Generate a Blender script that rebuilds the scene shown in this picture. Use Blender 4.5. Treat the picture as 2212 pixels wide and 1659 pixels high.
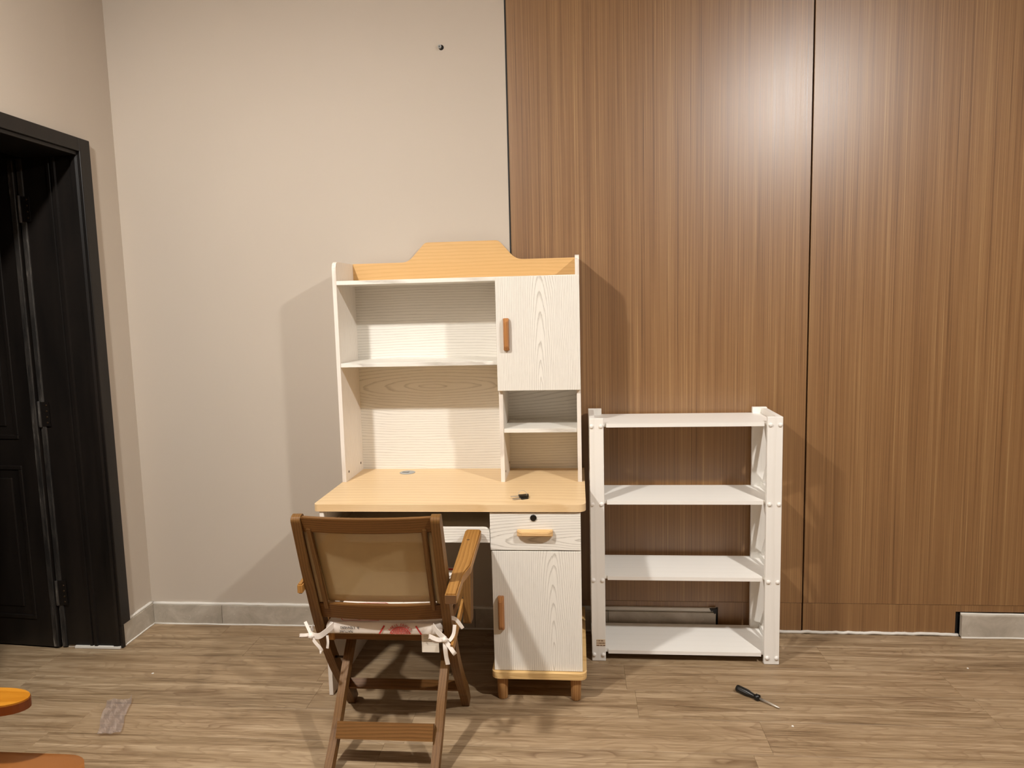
import bpy, bmesh, math, random
from mathutils import Vector, Matrix
random.seed(7)
PI = math.pi
for o in list(bpy.data.objects): bpy.data.objects.remove(o)
scene = bpy.context.scene
COL = scene.collection

# ------------------------------------------------------------------ camera, world, exposure
F_PX, IMG_W = 1541.97, 2212.0
cam_d = bpy.data.cameras.new('camera'); cam = bpy.data.objects.new('camera', cam_d); COL.objects.link(cam)
cam_d.sensor_fit = 'HORIZONTAL'; cam_d.sensor_width = 36.0; cam_d.lens = 36.0 * F_PX / IMG_W
cam_d.clip_start = 0.05; cam_d.clip_end = 50
yaw, pitch, roll = 0.0929, -0.1095, -0.0245
fw = Vector((-math.sin(yaw) * math.cos(pitch), math.cos(yaw) * math.cos(pitch), math.sin(pitch)))
rt = Vector((math.cos(yaw), math.sin(yaw), 0)); up = rt.cross(fw)
r2 = rt * math.cos(roll) + up * math.sin(roll); u2 = up * math.cos(roll) - rt * math.sin(roll)
M = Matrix((r2, u2, -fw)).transposed().to_4x4(); M.translation = (2.0414, -3.1029, 1.4663)
cam.matrix_world = M
scene.camera = cam
w = bpy.data.worlds.new('world'); scene.world = w; w.use_nodes = True
w.node_tree.nodes['Background'].inputs[0].default_value = (1, .9, .78, 1)
w.node_tree.nodes['Background'].inputs[1].default_value = 0.05
scene.view_settings.view_transform = 'Standard'; scene.view_settings.look = 'None'
scene.view_settings.gamma = 1.0; scene.view_settings.use_curve_mapping = False
scene.view_settings.exposure = -0.08
LAMPS = [(0.64, -2.13), (3.52, -2.15)]       # ceiling downlights, triangulated from the shadows
LAMP_E = 1560.0
LAMP_COL = (1.0, 0.97, 0.925)
CEIL = 2.90

# ------------------------------------------------------------------ helpers
def lin(h):
    h = h.lstrip('#'); v = [int(h[i:i+2], 16) / 255 for i in (0, 2, 4)]
    return tuple((c / 12.92 if c <= .04045 else ((c + .055) / 1.055) ** 2.4) for c in v) + (1,)
class NT:
    def __init__(s, name):
        s.m = bpy.data.materials.new(name); s.m.use_nodes = True; s.t = s.m.node_tree
        s.b = s.t.nodes['Principled BSDF']
    def n(s, typ, ins=None, **kw):
        x = s.t.nodes.new(typ)
        for k, v in kw.items(): setattr(x, k, v)
        for k, v in (ins or {}).items(): s.set(x.inputs[k], v)
        return x
    def set(s, sock, v):
        if isinstance(v, bpy.types.NodeSocket): s.t.links.new(v, sock)
        else: sock.default_value = v
    def math(s, op, a, b=None, c=None):
        x = s.t.nodes.new('ShaderNodeMath'); x.operation = op; s.set(x.inputs[0], a)
        if b is not None: s.set(x.inputs[1], b)
        if c is not None: s.set(x.inputs[2], c)
        return x.outputs[0]
    def ramp(s, fac, stops, interp='LINEAR'):
        x = s.t.nodes.new('ShaderNodeValToRGB'); s.set(x.inputs[0], fac); e = x.color_ramp.elements
        x.color_ramp.interpolation = interp
        while len(e) < len(stops): e.new(.5)
        for i, (p, c) in enumerate(stops): e[i].position = p; e[i].color = c
        return x.outputs[0]
    def mix(s, fac, a, b, mode='MIX'):
        x = s.t.nodes.new('ShaderNodeMix'); x.data_type = 'RGBA'; x.blend_type = mode
        s.set(x.inputs[0], fac); s.set(x.inputs[6], a); s.set(x.inputs[7], b); return x.outputs[2]
    def vec(s, src='Object', scale=(1, 1, 1), loc=(0, 0, 0), rand=0.0):
        tc = s.n('ShaderNodeTexCoord'); v = tc.outputs[src]
        if rand:
            oi = s.n('ShaderNodeObjectInfo'); r = s.math('MULTIPLY', oi.outputs['Random'], rand)
            cx = s.n('ShaderNodeCombineXYZ', {0: r, 1: s.math('MULTIPLY', r, 1.7), 2: s.math('MULTIPLY', r, 2.3)})
            va = s.n('ShaderNodeVectorMath', {0: v, 1: cx.outputs[0]}, operation='ADD'); v = va.outputs[0]
        mp = s.n('ShaderNodeMapping', {'Vector': v, 'Scale': scale, 'Location': loc}); return mp.outputs[0]
    def noise(s, v, scale=5, detail=3, rough=.55, dist=0):
        x = s.n('ShaderNodeTexNoise', {'Vector': v, 'Scale': scale, 'Detail': detail, 'Roughness': rough, 'Distortion': dist})
        return x.outputs['Fac']
    def bump(s, h, strength=.2, dist=.002):
        x = s.n('ShaderNodeBump', {'Height': h, 'Strength': strength, 'Distance': dist}); s.set(s.b.inputs['Normal'], x.outputs[0])
    def fin(s, col=None, rough=.5, metal=0, spec=.5):
        if col is not None: s.set(s.b.inputs['Base Color'], col)
        s.set(s.b.inputs['Roughness'], rough); s.set(s.b.inputs['Metallic'], metal)
        s.set(s.b.inputs['Specular IOR Level'], spec); return s.m
def plain(name, hexc, rough=.5, metal=0, spec=.5, var=.06):
    t = NT(name); c = lin(hexc); n = t.noise(t.vec(), 9, 3)
    d = tuple(x * (1 - var * 2) for x in c[:3]) + (1,)
    return t.fin(t.mix(n, d, c), rough, metal, spec)

AX = {'x': 0, 'y': 1, 'z': 2}
def grain(name, along, across, base, line, k=90, c=.10, sharp=.62, rough=.5, wob=.35, off=(0, 0), fine=.25, rand=0.0, spec=.4, dark=None, amt=1.0):
    """flat-sawn board: contour rings of an elongated ellipse, cut along one axis"""
    t = NT(name); v = t.vec(rand=rand); sp = t.n('ShaderNodeSeparateXYZ', {0: v})
    a = sp.outputs[AX[along]]; u = sp.outputs[AX[across]]
    th = [q for q in 'xyz' if q not in (along, across)][0]
    sc = [0, 0, 0]; sc[AX[along]] = 2.2; sc[AX[across]] = 9; sc[AX[th]] = 9
    n1 = t.noise(t.vec(scale=tuple(sc), rand=rand), 1.0, 3, .5)
    aa = t.math('ADD', t.math('MULTIPLY', t.math('ADD', a, off[0]), c), t.math('MULTIPLY', t.math('SUBTRACT', n1, .5), c * wob))
    uu = t.math('ADD', t.math('ADD', u, off[1]), t.math('MULTIPLY', t.math('SUBTRACT', n1, .5), .03))
    r = t.math('SQRT', t.math('ADD', t.math('MULTIPLY', uu, uu), t.math('MULTIPLY', aa, aa)))
    sc2 = [0, 0, 0]; sc2[AX[along]] = 14; sc2[AX[across]] = 260; sc2[AX[th]] = 260
    n2 = t.noise(t.vec(scale=tuple(sc2), rand=rand), 1.0, 4, .7)
    ph = t.math('ADD', t.math('MULTIPLY', r, k), t.math('MULTIPLY', n2, .35))
    fr = t.math('FRACT', ph)
    ln = t.ramp(fr, [(0, (0, 0, 0, 1)), (sharp, (0.02, .02, .02, 1)), (.93, (1, 1, 1, 1)), (1, (0, 0, 0, 1))])
    ln = t.math('MULTIPLY', ln, t.math('MULTIPLY', t.math('ADD', .35, n2), amt))
    fc = t.math('MULTIPLY', t.math('SUBTRACT', n2, .35), fine)
    col = t.mix(t.math('MAXIMUM', ln, fc), lin(base), lin(line))
    if dark:
        n3 = t.noise(t.vec(scale=tuple(s * .35 for s in sc), rand=rand), 1.0, 2); col = t.mix(t.math('MULTIPLY', n3, .8), col, lin(dark))
    t.bump(t.math('SUBTRACT', 1.0, ln), .12, .0008)
    return t.fin(col, rough, 0, spec)

# ------------------------------------------------------------------ mesh helpers
def link(name, me, mat=None, parent=None, loc=(0, 0, 0), smooth=False):
    o = bpy.data.objects.new(name, me); COL.objects.link(o)
    if mat: me.materials.append(mat)
    o.location = loc
    if parent:
        o.parent = parent; o.location = Vector(loc) - Vector(parent['_w'])
    o['_w'] = tuple(loc)
    if smooth:
        for p in me.polygons: p.use_smooth = True
    return o
def from_bm(name, bm, mat=None, parent=None, loc=(0, 0, 0), smooth=False, center=True):
    bmesh.ops.recalc_face_normals(bm, faces=bm.faces)
    if center and bm.verts:
        mn = Vector((min(v.co.x for v in bm.verts), min(v.co.y for v in bm.verts), min(v.co.z for v in bm.verts)))
        mx = Vector((max(v.co.x for v in bm.verts), max(v.co.y for v in bm.verts), max(v.co.z for v in bm.verts)))
        c = (mn + mx) / 2
        bmesh.ops.translate(bm, verts=bm.verts, vec=-c); loc = Vector(loc) + c
    me = bpy.data.meshes.new(name); bm.to_mesh(me); bm.free()
    return link(name, me, mat, parent, loc, smooth)
def bm_box(bm, x0, x1, y0, y1, z0, z1):
    vs = [bm.verts.new(p) for p in [(x0, y0, z0), (x1, y0, z0), (x1, y1, z0), (x0, y1, z0), (x0, y0, z1), (x1, y0, z1), (x1, y1, z1), (x0, y1, z1)]]
    for f in [(0, 3, 2, 1), (4, 5, 6, 7), (0, 1, 5, 4), (1, 2, 6, 5), (2, 3, 7, 6), (3, 0, 4, 7)]: bm.faces.new([vs[i] for i in f])
def box(name, x0, x1, y0, y1, z0, z1, mat, parent=None, bev=.0012, seg=2):
    bm = bmesh.new(); bm_box(bm, x0, x1, y0, y1, z0, z1)
    if bev: bmesh.ops.bevel(bm, geom=list(bm.edges), offset=bev, segments=seg, affect='EDGES', profile=.5)
    return from_bm(name, bm, mat, parent)
def rnd(poly, radii, n=6):
    """round polygon corners; radii: one number or a list"""
    out = []; N = len(poly)
    for i, p in enumerate(poly):
        r = radii if not isinstance(radii, (list, tuple)) else radii[i]
        p = Vector(p); a = Vector(poly[i - 1]); b = Vector(poly[(i + 1) % N])
        if r <= 0: out.append(tuple(p)); continue
        da = (a - p).normalized(); db = (b - p).normalized()
        ang = da.angle(db); d = min(r / math.tan(ang / 2), (a - p).length * .49, (b - p).length * .49)
        s = p + da * d; e = p + db * d
        for k in range(n + 1):
            q = k / n; out.append(tuple((1 - q) ** 2 * s + 2 * q * (1 - q) * p + q * q * e))
    return out
def bm_prism(bm, poly, axis, t0, t1):
    def P(a, b, t):
        return {'x': (t, a, b), 'y': (a, t, b), 'z': (a, b, t)}[axis]
    A = [bm.verts.new(P(a, b, t0)) for a, b in poly]; B = [bm.verts.new(P(a, b, t1)) for a, b in poly]
    bm.faces.new(A); bm.faces.new(B[::-1]); n = len(poly)
    for i in range(n): bm.faces.new([A[i], B[i], B[(i + 1) % n], A[(i + 1) % n]])
def prism(name, poly, axis, t0, t1, mat, parent=None, bev=.001, seg=2):
    bm = bmesh.new(); bm_prism(bm, poly, axis, t0, t1)
    if bev:
        es = [e for e in bm.edges if len(e.link_faces) == 2 and e.calc_face_angle(0) > .9]
        bmesh.ops.bevel(bm, geom=es, offset=bev, segments=seg, affect='EDGES', profile=.5)
    return from_bm(name, bm, mat, parent)
def strip_poly(line, width, taper=None):
    """a 2D band around a polyline"""
    L, Rr = [], []
    for i, p in enumerate(line):
        a = Vector(line[max(0, i - 1)]); b = Vector(line[min(len(line) - 1, i + 1)]); d = (b - a).normalized()
        nrm = Vector((-d.y, d.x)); wd = width if taper is None else taper[i]
        L.append(tuple(Vector(p) + nrm * wd / 2)); Rr.append(tuple(Vector(p) - nrm * wd / 2))
    return L + Rr[::-1]
def lathe(name, prof, mat, parent=None, loc=(0, 0, 0), axis='z', n=24, rot=None, cap=True):
    bm = bmesh.new(); rings = []
    for r, h in prof:
        rings.append([bm.verts.new((max(r, 1e-5) * math.cos(2 * PI * i / n), max(r, 1e-5) * math.sin(2 * PI * i / n), h)) for i in range(n)])
    for a, b in zip(rings, rings[1:]):
        for i in range(n): bm.faces.new([a[i], a[(i + 1) % n], b[(i + 1) % n], b[i]])
    if cap: bm.faces.new(rings[0][::-1]); bm.faces.new(rings[-1])
    if axis == 'y': bmesh.ops.rotate(bm, verts=bm.verts, cent=(0, 0, 0), matrix=Matrix.Rotation(PI / 2, 3, 'X'))
    if axis == 'x': bmesh.ops.rotate(bm, verts=bm.verts, cent=(0, 0, 0), matrix=Matrix.Rotation(PI / 2, 3, 'Y'))
    if rot is not None: bmesh.ops.rotate(bm, verts=bm.verts, cent=(0, 0, 0), matrix=rot)
    o = from_bm(name, bm, mat, parent, loc, center=False)
    for p in o.data.polygons: p.use_smooth = len(p.vertices) == 4
    return o
def smooth_pts(pts, n=6):
    """Catmull-Rom through points"""
    P = [Vector(p) for p in pts]; P = [P[0] * 2 - P[1]] + P + [P[-1] * 2 - P[-2]]; out = []
    for i in range(1, len(P) - 2):
        a, b, c, d = P[i - 1:i + 3]
        for k in range(n):
            t = k / n
            out.append(.5 * ((2 * b) + (c - a) * t + (2 * a - 5 * b + 4 * c - d) * t * t + (3 * b - a - 3 * c + d) * t ** 3))
    out.append(P[-2]); return out
def tube(bm, pts, r, n=8, closed=False):
    pts = [Vector(p) for p in pts]; rings = []; N = len(pts)
    for i, p in enumerate(pts):
        a = pts[i - 1] if (closed or i) else pts[0]; b = pts[(i + 1) % N] if (closed or i < N - 1) else pts[-1]
        d = (b - a).normalized(); s = d.cross(Vector((0, 0, 1)) if abs(d.z) < .95 else Vector((1, 0, 0))).normalized(); q = d.cross(s)
        rings.append([bm.verts.new(p + (s * math.cos(2 * PI * j / n) + q * math.sin(2 * PI * j / n)) * r) for j in range(n)])
    rng = range(N) if closed else range(N - 1)
    for i in rng:
        A, B = rings[i], rings[(i + 1) % N]
        for j in range(n): bm.faces.new([A[j], A[(j + 1) % n], B[(j + 1) % n], B[j]])
    if not closed: bm.faces.new(rings[0][::-1]); bm.faces.new(rings[-1])
def ribbon(name, pts, width, mat, parent, wdir=(0, 0, 1), th=.0012, twist=0.0, n=6):
    P = smooth_pts(pts, n); bm = bmesh.new(); A = []
    for i, p in enumerate(P):
        d = (P[min(i + 1, len(P) - 1)] - P[max(i - 1, 0)]).normalized(); wv = Vector(wdir); wv = (wv - d * wv.dot(d)).normalized()
        wv = Matrix.Rotation(twist * i / len(P), 3, d) @ wv; nn = d.cross(wv)
        A.append([bm.verts.new(p + wv * width / 2 + nn * th / 2), bm.verts.new(p - wv * width / 2 + nn * th / 2), bm.verts.new(p - wv * width / 2 - nn * th / 2), bm.verts.new(p + wv * width / 2 - nn * th / 2)])
    for a, b in zip(A, A[1:]):
        for j in range(4): bm.faces.new([a[j], a[(j + 1) % 4], b[(j + 1) % 4], b[j]])
    bm.faces.new(A[0][::-1]); bm.faces.new(A[-1])
    return from_bm(name, bm, mat, parent)
def grid_surface(name, f, nu, nv, th, mat, parent, smooth=True):
    """thick sheet: f(u,v) -> point, thickness along the sheet's normal"""
    bm = bmesh.new(); V = [[Vector(f(i / nu, j / nv)) for j in range(nv + 1)] for i in range(nu + 1)]
    T, B = [], []
    for i in range(nu + 1):
        t, b = [], []
        for j in range(nv + 1):
            du = V[min(i + 1, nu)][j] - V[max(i - 1, 0)][j]; dv = V[i][min(j + 1, nv)] - V[i][max(j - 1, 0)]; nn = du.cross(dv).normalized()
            t.append(bm.verts.new(V[i][j] + nn * th / 2)); b.append(bm.verts.new(V[i][j] - nn * th / 2))
        T.append(t); B.append(b)
    for i in range(nu):
        for j in range(nv):
            bm.faces.new([T[i][j], T[i + 1][j], T[i + 1][j + 1], T[i][j + 1]]); bm.faces.new([B[i][j], B[i][j + 1], B[i + 1][j + 1], B[i + 1][j]])
    for i in range(nu):
        bm.faces.new([T[i][0], B[i][0], B[i + 1][0], T[i + 1][0]]); bm.faces.new([T[i][nv], T[i + 1][nv], B[i + 1][nv], B[i][nv]])
    for j in range(nv):
        bm.faces.new([T[0][j], T[0][j + 1], B[0][j + 1], B[0][j]]); bm.faces.new([T[nu][j], B[nu][j], B[nu][j + 1], T[nu][j + 1]])
    return from_bm(name, bm, mat, parent, smooth=smooth)
def empty(name, loc, label=None, cat=None, group=None, kind=None):
    o = bpy.data.objects.new(name, None); COL.objects.link(o); o.location = loc; o['_w'] = tuple(loc); o.empty_display_size = .05
    tag(o, label, cat, group, kind); return o
def tag(o, label=None, cat=None, group=None, kind=None):
    if label: o['label'] = label
    if cat: o['category'] = cat
    if group: o['group'] = group
    if kind: o['kind'] = kind
    return o

# ------------------------------------------------------------------ materials
def m_wall():
    t = NT('wall_paint'); n = t.noise(t.vec(), 1.3, 2); n2 = t.noise(t.vec(), 220, 2)
    t.bump(n2, .05, .0006)
    return t.fin(t.mix(n, lin('#c0b4a6'), lin('#c5baac')), .6, 0, .3)
def m_veneer():
    t = NT('wall_veneer')
    a = t.noise(t.vec('Object', (190, 190, .8)), 1.0, 4, .6); b = t.noise(t.vec('Object', (28, 28, .25)), 1.0, 2, .5)
    c = t.noise(t.vec('Object', (480, 480, 2.2)), 1.0, 2, .5)
    f = t.math('ADD', t.math('MULTIPLY', a, .5), t.math('ADD', t.math('MULTIPLY', b, .18), t.math('MULTIPLY', c, .32)))
    col = t.ramp(f, [(.34, lin('#66472a')), (.46, lin('#845f3a')), (.54, lin('#8e6942')), (.68, lin('#a88558'))])
    t.bump(f, .08, .0005)
    return t.fin(col, t.math('ADD', .35, t.math('MULTIPLY', a, .10)), 0, 1.0)
def m_floor():
    t = NT('floor_oak'); R = 40.0
    v = t.vec(rand=R); sp = t.n('ShaderNodeSeparateXYZ', {0: v})
    big = t.noise(t.vec(scale=(1.5, 9, 1), rand=R), 1.0, 3, .55, .5)
    # cathedral contours
    warp = t.noise(t.vec(scale=(2.0, 8, 1), rand=R), 1.0, 2, .5)
    ring = t.math('FRACT', t.math('ADD', t.math('MULTIPLY', warp, 15), t.math('MULTIPLY', big, 2)))
    ringl = t.ramp(ring, [(0, (0, 0, 0, 1)), (.55, (.15, .15, .15, 1)), (.9, (1, 1, 1, 1)), (1, (0, 0, 0, 1))])
    fine = t.noise(t.vec(scale=(5, 130, 1), rand=R), 1.0, 5, .7)
    mid = t.noise(t.vec(scale=(1.3, 26, 1), rand=R), 1.0, 5, .65, .6)
    knot = t.ramp(t.noise(t.vec(scale=(2.2, 11, 1), rand=R * 1.3), 1.0, 3, .5), [(.60, (0, 0, 0, 1)), (.74, (1, 1, 1, 1))])
    f = t.math('ADD', t.math('MULTIPLY', fine, .45), t.math('MULTIPLY', mid, .55))
    col = t.ramp(f, [(.35, lin('#66523b')), (.45, lin('#8f785b')), (.55, lin('#a99274')), (.65, lin('#c4ae90'))])
    col = t.mix(t.math('MULTIPLY', ringl, t.math('ADD', .30, t.math('MULTIPLY', knot, .5))), col, lin('#664b33'))
    col = t.mix(t.math('MULTIPLY', knot, t.math('MULTIPLY', fine, .7)), col, lin('#6a5038'))
    oi = t.n('ShaderNodeObjectInfo'); col = t.mix(t.math('MULTIPLY', oi.outputs['Random'], .25), col, lin('#9c8061'))
    t.bump(fine, .15, .0006)
    return t.fin(col, t.math('ADD', .40, t.math('MULTIPLY', fine, .15)), 0, .4)
def m_tile():
    t = NT('skirting_tile'); n = t.noise(t.vec(rand=9), 9, 6, .65, .6); n2 = t.noise(t.vec(rand=9), 45, 3)
    col = t.ramp(n, [(.3, lin('#a39a8c')), (.5, lin('#b5ac9e')), (.7, lin('#c6beb1'))])
    col = t.mix(t.ramp(n2, [(.66, (0, 0, 0, 1)), (.75, (.5, .5, .5, 1))]), col, lin('#d9d3c8'))
    return t.fin(col, .45)
def m_caulk():
    t = NT('white_caulk'); n = t.noise(t.vec(scale=(4, 40, 40)), 3, 4); t.bump(n, .5, .003)
    return t.fin(t.mix(n, lin('#c9c2b6'), lin('#f2efe9')), .6)
def m_blackdoor():
    t = NT('door_black'); n = t.noise(t.vec('Object', (6, 6, 1.0)), 2, 4)
    sc = t.noise(t.vec('Object', (90, 90, 5)), 1, 3, .6)
    col = t.mix(t.ramp(n, [(.3, (0, 0, 0, 1)), (.8, (1, 1, 1, 1))]), lin('#0f0c0a'), lin('#201a16'))
    col = t.mix(t.ramp(sc, [(.74, (0, 0, 0, 1)), (.80, (.35, .35, .35, 1))]), col, lin('#6d665e'))
    t.bump(sc, .15, .001); return t.fin(col, .42, 0, .4)
def m_scuffed():
    t = NT('door_scuffed_edge'); n = t.noise(t.vec('Object', (30, 30, 4)), 1, 5, .7); s = t.noise(t.vec('Object', (1, 1, 320)), 1, 1)
    col = t.ramp(n, [(.42, lin('#171411')), (.58, lin('#37322d')), (.72, lin('#857f76'))])
    t.bump(s, .3, .001); return t.fin(col, .6)
WALL, VENEER, FLOOR, TILE, CAULK, BLACK, SCUFF = m_wall(), m_veneer(), m_floor(), m_tile(), m_caulk(), m_blackdoor(), m_scuffed()
VOID = plain('seam_black', '#0d0b09', .6); CEILM = plain('ceiling_white', '#dcd6cc', .8, var=.02)
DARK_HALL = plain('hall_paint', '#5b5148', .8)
WH = dict(base='#efebe2', line='#a79f92', rough=.45)
ASH_H = grain('ash_white_across', 'x', 'z', k=110, c=.12, off=(-.22, .03), amt=.75, **WH)
ASH_HB = grain('ash_white_across_back', 'x', 'z', k=85, c=.13, off=(.1, .05), amt=.55, **WH)
ASH_V = grain('ash_white_upright', 'z', 'x', k=150, c=.085, off=(.22, -.01), fine=.45, amt=.8, **WH)
ASH_V2 = grain('ash_white_upright_low', 'z', 'x', k=150, c=.10, off=(.16, -.06), fine=.45, amt=.75, **WH)
ASH_S = grain('ash_white_side', 'z', 'y', k=60, c=.10, off=(0, .35), base='#eee6dc', line='#cfc3b6', rough=.45, fine=.2)
ASH_T = grain('ash_white_flat', 'x', 'y', k=70, c=.12, off=(0, .3), amt=.7, **WH)
MAPLE = grain('maple_top', 'x', 'y', '#e8cba0', '#d9b685', k=26, c=.10, sharp=.3, rough=.36, off=(.2, .3), fine=.9, amt=.9)
MAPLE_E = grain('maple_crest', 'x', 'z', '#dfb983', '#c39a5f', k=70, c=.07, sharp=.35, rough=.42, off=(-.1, .10), fine=.9, amt=.75, dark='#cf9f5e')
MAPLE_B = grain('maple_base', 'x', 'z', '#e3c086', '#cda468', k=120, c=.05, sharp=.3, rough=.42, fine=.6)
BEECH = grain('beech_handle', 'z', 'x', '#ba8352', '#93602f', k=120, c=.05, sharp=.3, rough=.3, fine=.5, off=(0, .05))
BEECH_H = grain('beech_handle_pale', 'x', 'z', '#e2bd8a', '#cfa36a', k=120, c=.05, sharp=.3, rough=.35, fine=.5, off=(0, .05))
FOOTW = grain('foot_wood', 'z', 'x', '#b78a58', '#946636', k=120, c=.04, sharp=.3, rough=.4, fine=.5, off=(0, .1))
TEAK = grain('teak_frame', 'z', 'x', '#7f5c36', '#5a3d1f', k=110, c=.04, sharp=.2, rough=.42, fine=.7, off=(0, .08), rand=3, dark='#65451f', spec=.18)
TEAK_X = grain('teak_rail', 'x', 'z', '#7f5830', '#573719', k=110, c=.04, sharp=.2, rough=.42, fine=.7, off=(0, .08), rand=3, dark='#65451f', spec=.18)
TEAK_ARM = grain('teak_arm', 'y', 'x', '#a87d45', '#7e5728', k=90, c=.06, sharp=.2, rough=.4, fine=.6, off=(.1, .02), rand=3, dark='#9c6a30', spec=.25)
ENDG = plain('teak_end_grain', '#6b4a2a', .6, var=.15)
WPINE = grain('white_painted_pine', 'z', 'x', '#f1eee8', '#d9d4ca', k=22, c=.06, sharp=.6, rough=.5, fine=.10, rand=4, amt=.25)
WPINE_X = grain('white_painted_board', 'x', 'y', '#f3f0ea', '#dcd7cd', k=22, c=.06, sharp=.6, rough=.42, fine=.08, rand=4, amt=.12)
CAPW = plain('white_plastic', '#f0ede8', .35, var=.01)
def m_canvas():
    t = NT('canvas'); n = t.noise(t.vec(), 5, 3); wv = t.noise(t.vec(scale=(500, 500, 60)), 1, 2)
    t.bump(wv, .3, .0005)
    t.fin(t.mix(n, lin('#b8a075'), lin('#c5ae84')), .85)
    tr = t.n('ShaderNodeBsdfTransparent', {'Color': (1, .95, .85, 1)}); mx = t.n('ShaderNodeMixShader', {0: .16, 1: t.b.outputs[0], 2: tr.outputs[0]})
    t.t.links.new(mx.outputs[0], t.t.nodes['Material Output'].inputs['Surface']); return t.m
CANVAS = m_canvas(); CANVAS_L = plain('canvas_hem', '#c8b48f', .85)
def m_cush():
    t = NT('cushion_cotton'); n = t.noise(t.vec(), 14, 3); n2 = t.noise(t.vec(), 600, 2); t.bump(n2, .25, .0004)
    return t.fin(t.mix(n, lin('#ded3c8'), lin('#efe7de')), .9)
CUSH = m_cush(); RED = plain('print_red', '#b8322c', .85); INK = plain('print_black', '#2b2320', .85); GREYP = plain('print_grey', '#8f867e', .9)
PAPER = plain('label_paper', '#d9cfc0', .8, var=.02)
BLKP = plain('black_plastic', '#121212', .32, var=.05); STEEL = plain('steel', '#d8d0c4', .38, .75)
GREYPL = plain('grey_plastic', '#a9aaa8', .45); LOCKM = plain('lock_black', '#15130f', .3)
SCREWM = plain('screw_dark', '#4a3a28', .4, .6)
ORW = grain('orange_wood', 'x', 'y', '#a87020', '#945c12', k=30, c=.1, sharp=.3, rough=.3, fine=.4)
ORLEG = plain('orange_wood_edge', '#6e3410', .35)
def m_leather():
    t = NT('tan_leather'); n = t.noise(t.vec(), 260, 3); n2 = t.noise(t.vec(), 6, 3); t.bump(n, .15, .0006)
    return t.fin(t.mix(n2, lin('#8c5522'), lin('#9a602c')), .42)
LEATHER = m_leather()

# ------------------------------------------------------------------ the room
RX, RY = 6.40, -7.0          # right wall, rear wall
HX = -1.9                    # far side of the dark hall behind the doorway
DY0, DY1, DZ = -0.257, -1.157, 2.138   # door opening in the left wall
XP = 1.757                   # where the veneer starts
floor = box('floor', HX, RX, RY, .16, -.12, -.0125, VOID, bev=0); tag(floor, kind='structure')
# planks: rows along x, joints read from the photograph where they show
PW, PL = 0.1885, 1.22
rows = {}
ysh = -0.310 + PW * 2
joint = {0: .59, 1: .59 + .4, 2: 3.46, 3: 2.655, 4: .15, 5: .61}
mesh_cache = {}
row = 0; ytop = ysh
def plank(x0, x1, y0, y1):
    key = (round(x1 - x0, 3), round(y1 - y0, 3)); L2, W2 = (x1 - x0) / 2, (y1 - y0) / 2
    if key not in mesh_cache:
        bm = bmesh.new(); bm_box(bm, -L2 + .0002, L2 - .0002, -W2 + .0006, W2 - .0006, -.006, .006)
        es = [e for e in bm.edges if all(v.co.z > 0 for v in e.verts)]
        bmesh.ops.bevel(bm, geom=es, offset=.0007, segments=1, affect='EDGES')
        me = bpy.data.meshes.new('plank'); bm.to_mesh(me); bm.free(); me.materials.append(FLOOR); mesh_cache[key] = me
    o = bpy.data.objects.new('plank', mesh_cache[key]); COL.objects.link(o)
    wl = Vector(((x0 + x1) / 2, (y0 + y1) / 2, -.006)); o.parent = floor; o.location = wl - Vector(floor['_w'])
rr = 0; y = ysh
while y > RY + .01:
    y0 = max(y - PW, RY); j = joint.get(rr - 1, random.uniform(0, PL)); x = j
    while x > HX: x -= PL
    while x < RX - .01:
        a, b = max(x, HX), min(x + PL, RX)
        if b - a > .03: plank(a, b, y0, min(y, .0))  if min(y, 0) > y0 else None
        x += PL
    y = y0; rr += 1
# walls
wb = box('wall_back', 0, XP, 0, .16, 0, CEIL, WALL, bev=0); tag(wb, kind='structure')
box('wall_core', XP, RX, .022, .16, 0, CEIL, VOID, wb, bev=0)
PX = [XP + .006, 3.0055, 4.2545, 5.5035, RX]
for i in range(4):
    a, b = PX[i] + (.0055 if i else 0), PX[i + 1] - 0
    box('veneer_panel', a, b - .001, .004, .022, .139, CEIL, VENEER, wb, bev=.0008)
box('seam_strip', XP, XP + .006, .001, .022, 0, CEIL, VOID, wb, bev=0)
# veneer skirting strips under the panels, cut away where the old tile skirting shows
for a, b, z0 in ((2.645, 3.0045, .012), (3.011, 3.648, .012), (3.648, 4.2535, .108), (4.26, RX, .108), (XP + .006, 2.645, .112)):
    box('skirting_strip', a, b, .0055, .022, z0, .1375, VENEER, wb, bev=.0006)
box('plaster_ledge', XP, 2.636, -.004, .022, .094, .112, CAULK, wb, bev=.003)
prism('broken_corner', [(2.606, .112), (2.612, .101), (2.620, .104), (2.626, .089), (2.637, .094), (2.637, .113)], 'y', -.0135, -.004, VOID, wb, bev=0)
box('cut_edge', 2.636, 2.645, .012, .022, .012, .138, VOID, wb, bev=0)
box('broken_gap', 3.6485, 3.662, .014, .022, 0, .106, VOID, wb, bev=0)
wl = empty('wall_left', (0, 0, 0), kind='structure')
box('wall_pier', -.24, 0, DY0, .16, 0, CEIL, WALL, wl, bev=0)
box('wall_pier', -.24, 0, RY, DY1, 0, CEIL, WALL, wl, bev=0)
box('wall_lintel', -.24, 0, DY1, DY0, DZ, CEIL, WALL, wl, bev=0)
tag(box('wall_right', RX, RX + .12, RY, .16, 0, CEIL, VENEER, bev=0), kind='structure')  # unseen wall; dark veneer finish invented to cut bounce light under the desk
tag(box('wall_rear', HX, RX, RY - .12, RY, 0, CEIL, VENEER, bev=0), kind='structure')  # also out of view, its veneer chosen dark to lower the bounce fill
tag(box('ceiling', HX, RX, RY, .16, CEIL, CEIL + .12, CEILM, bev=0), kind='structure')
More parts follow.
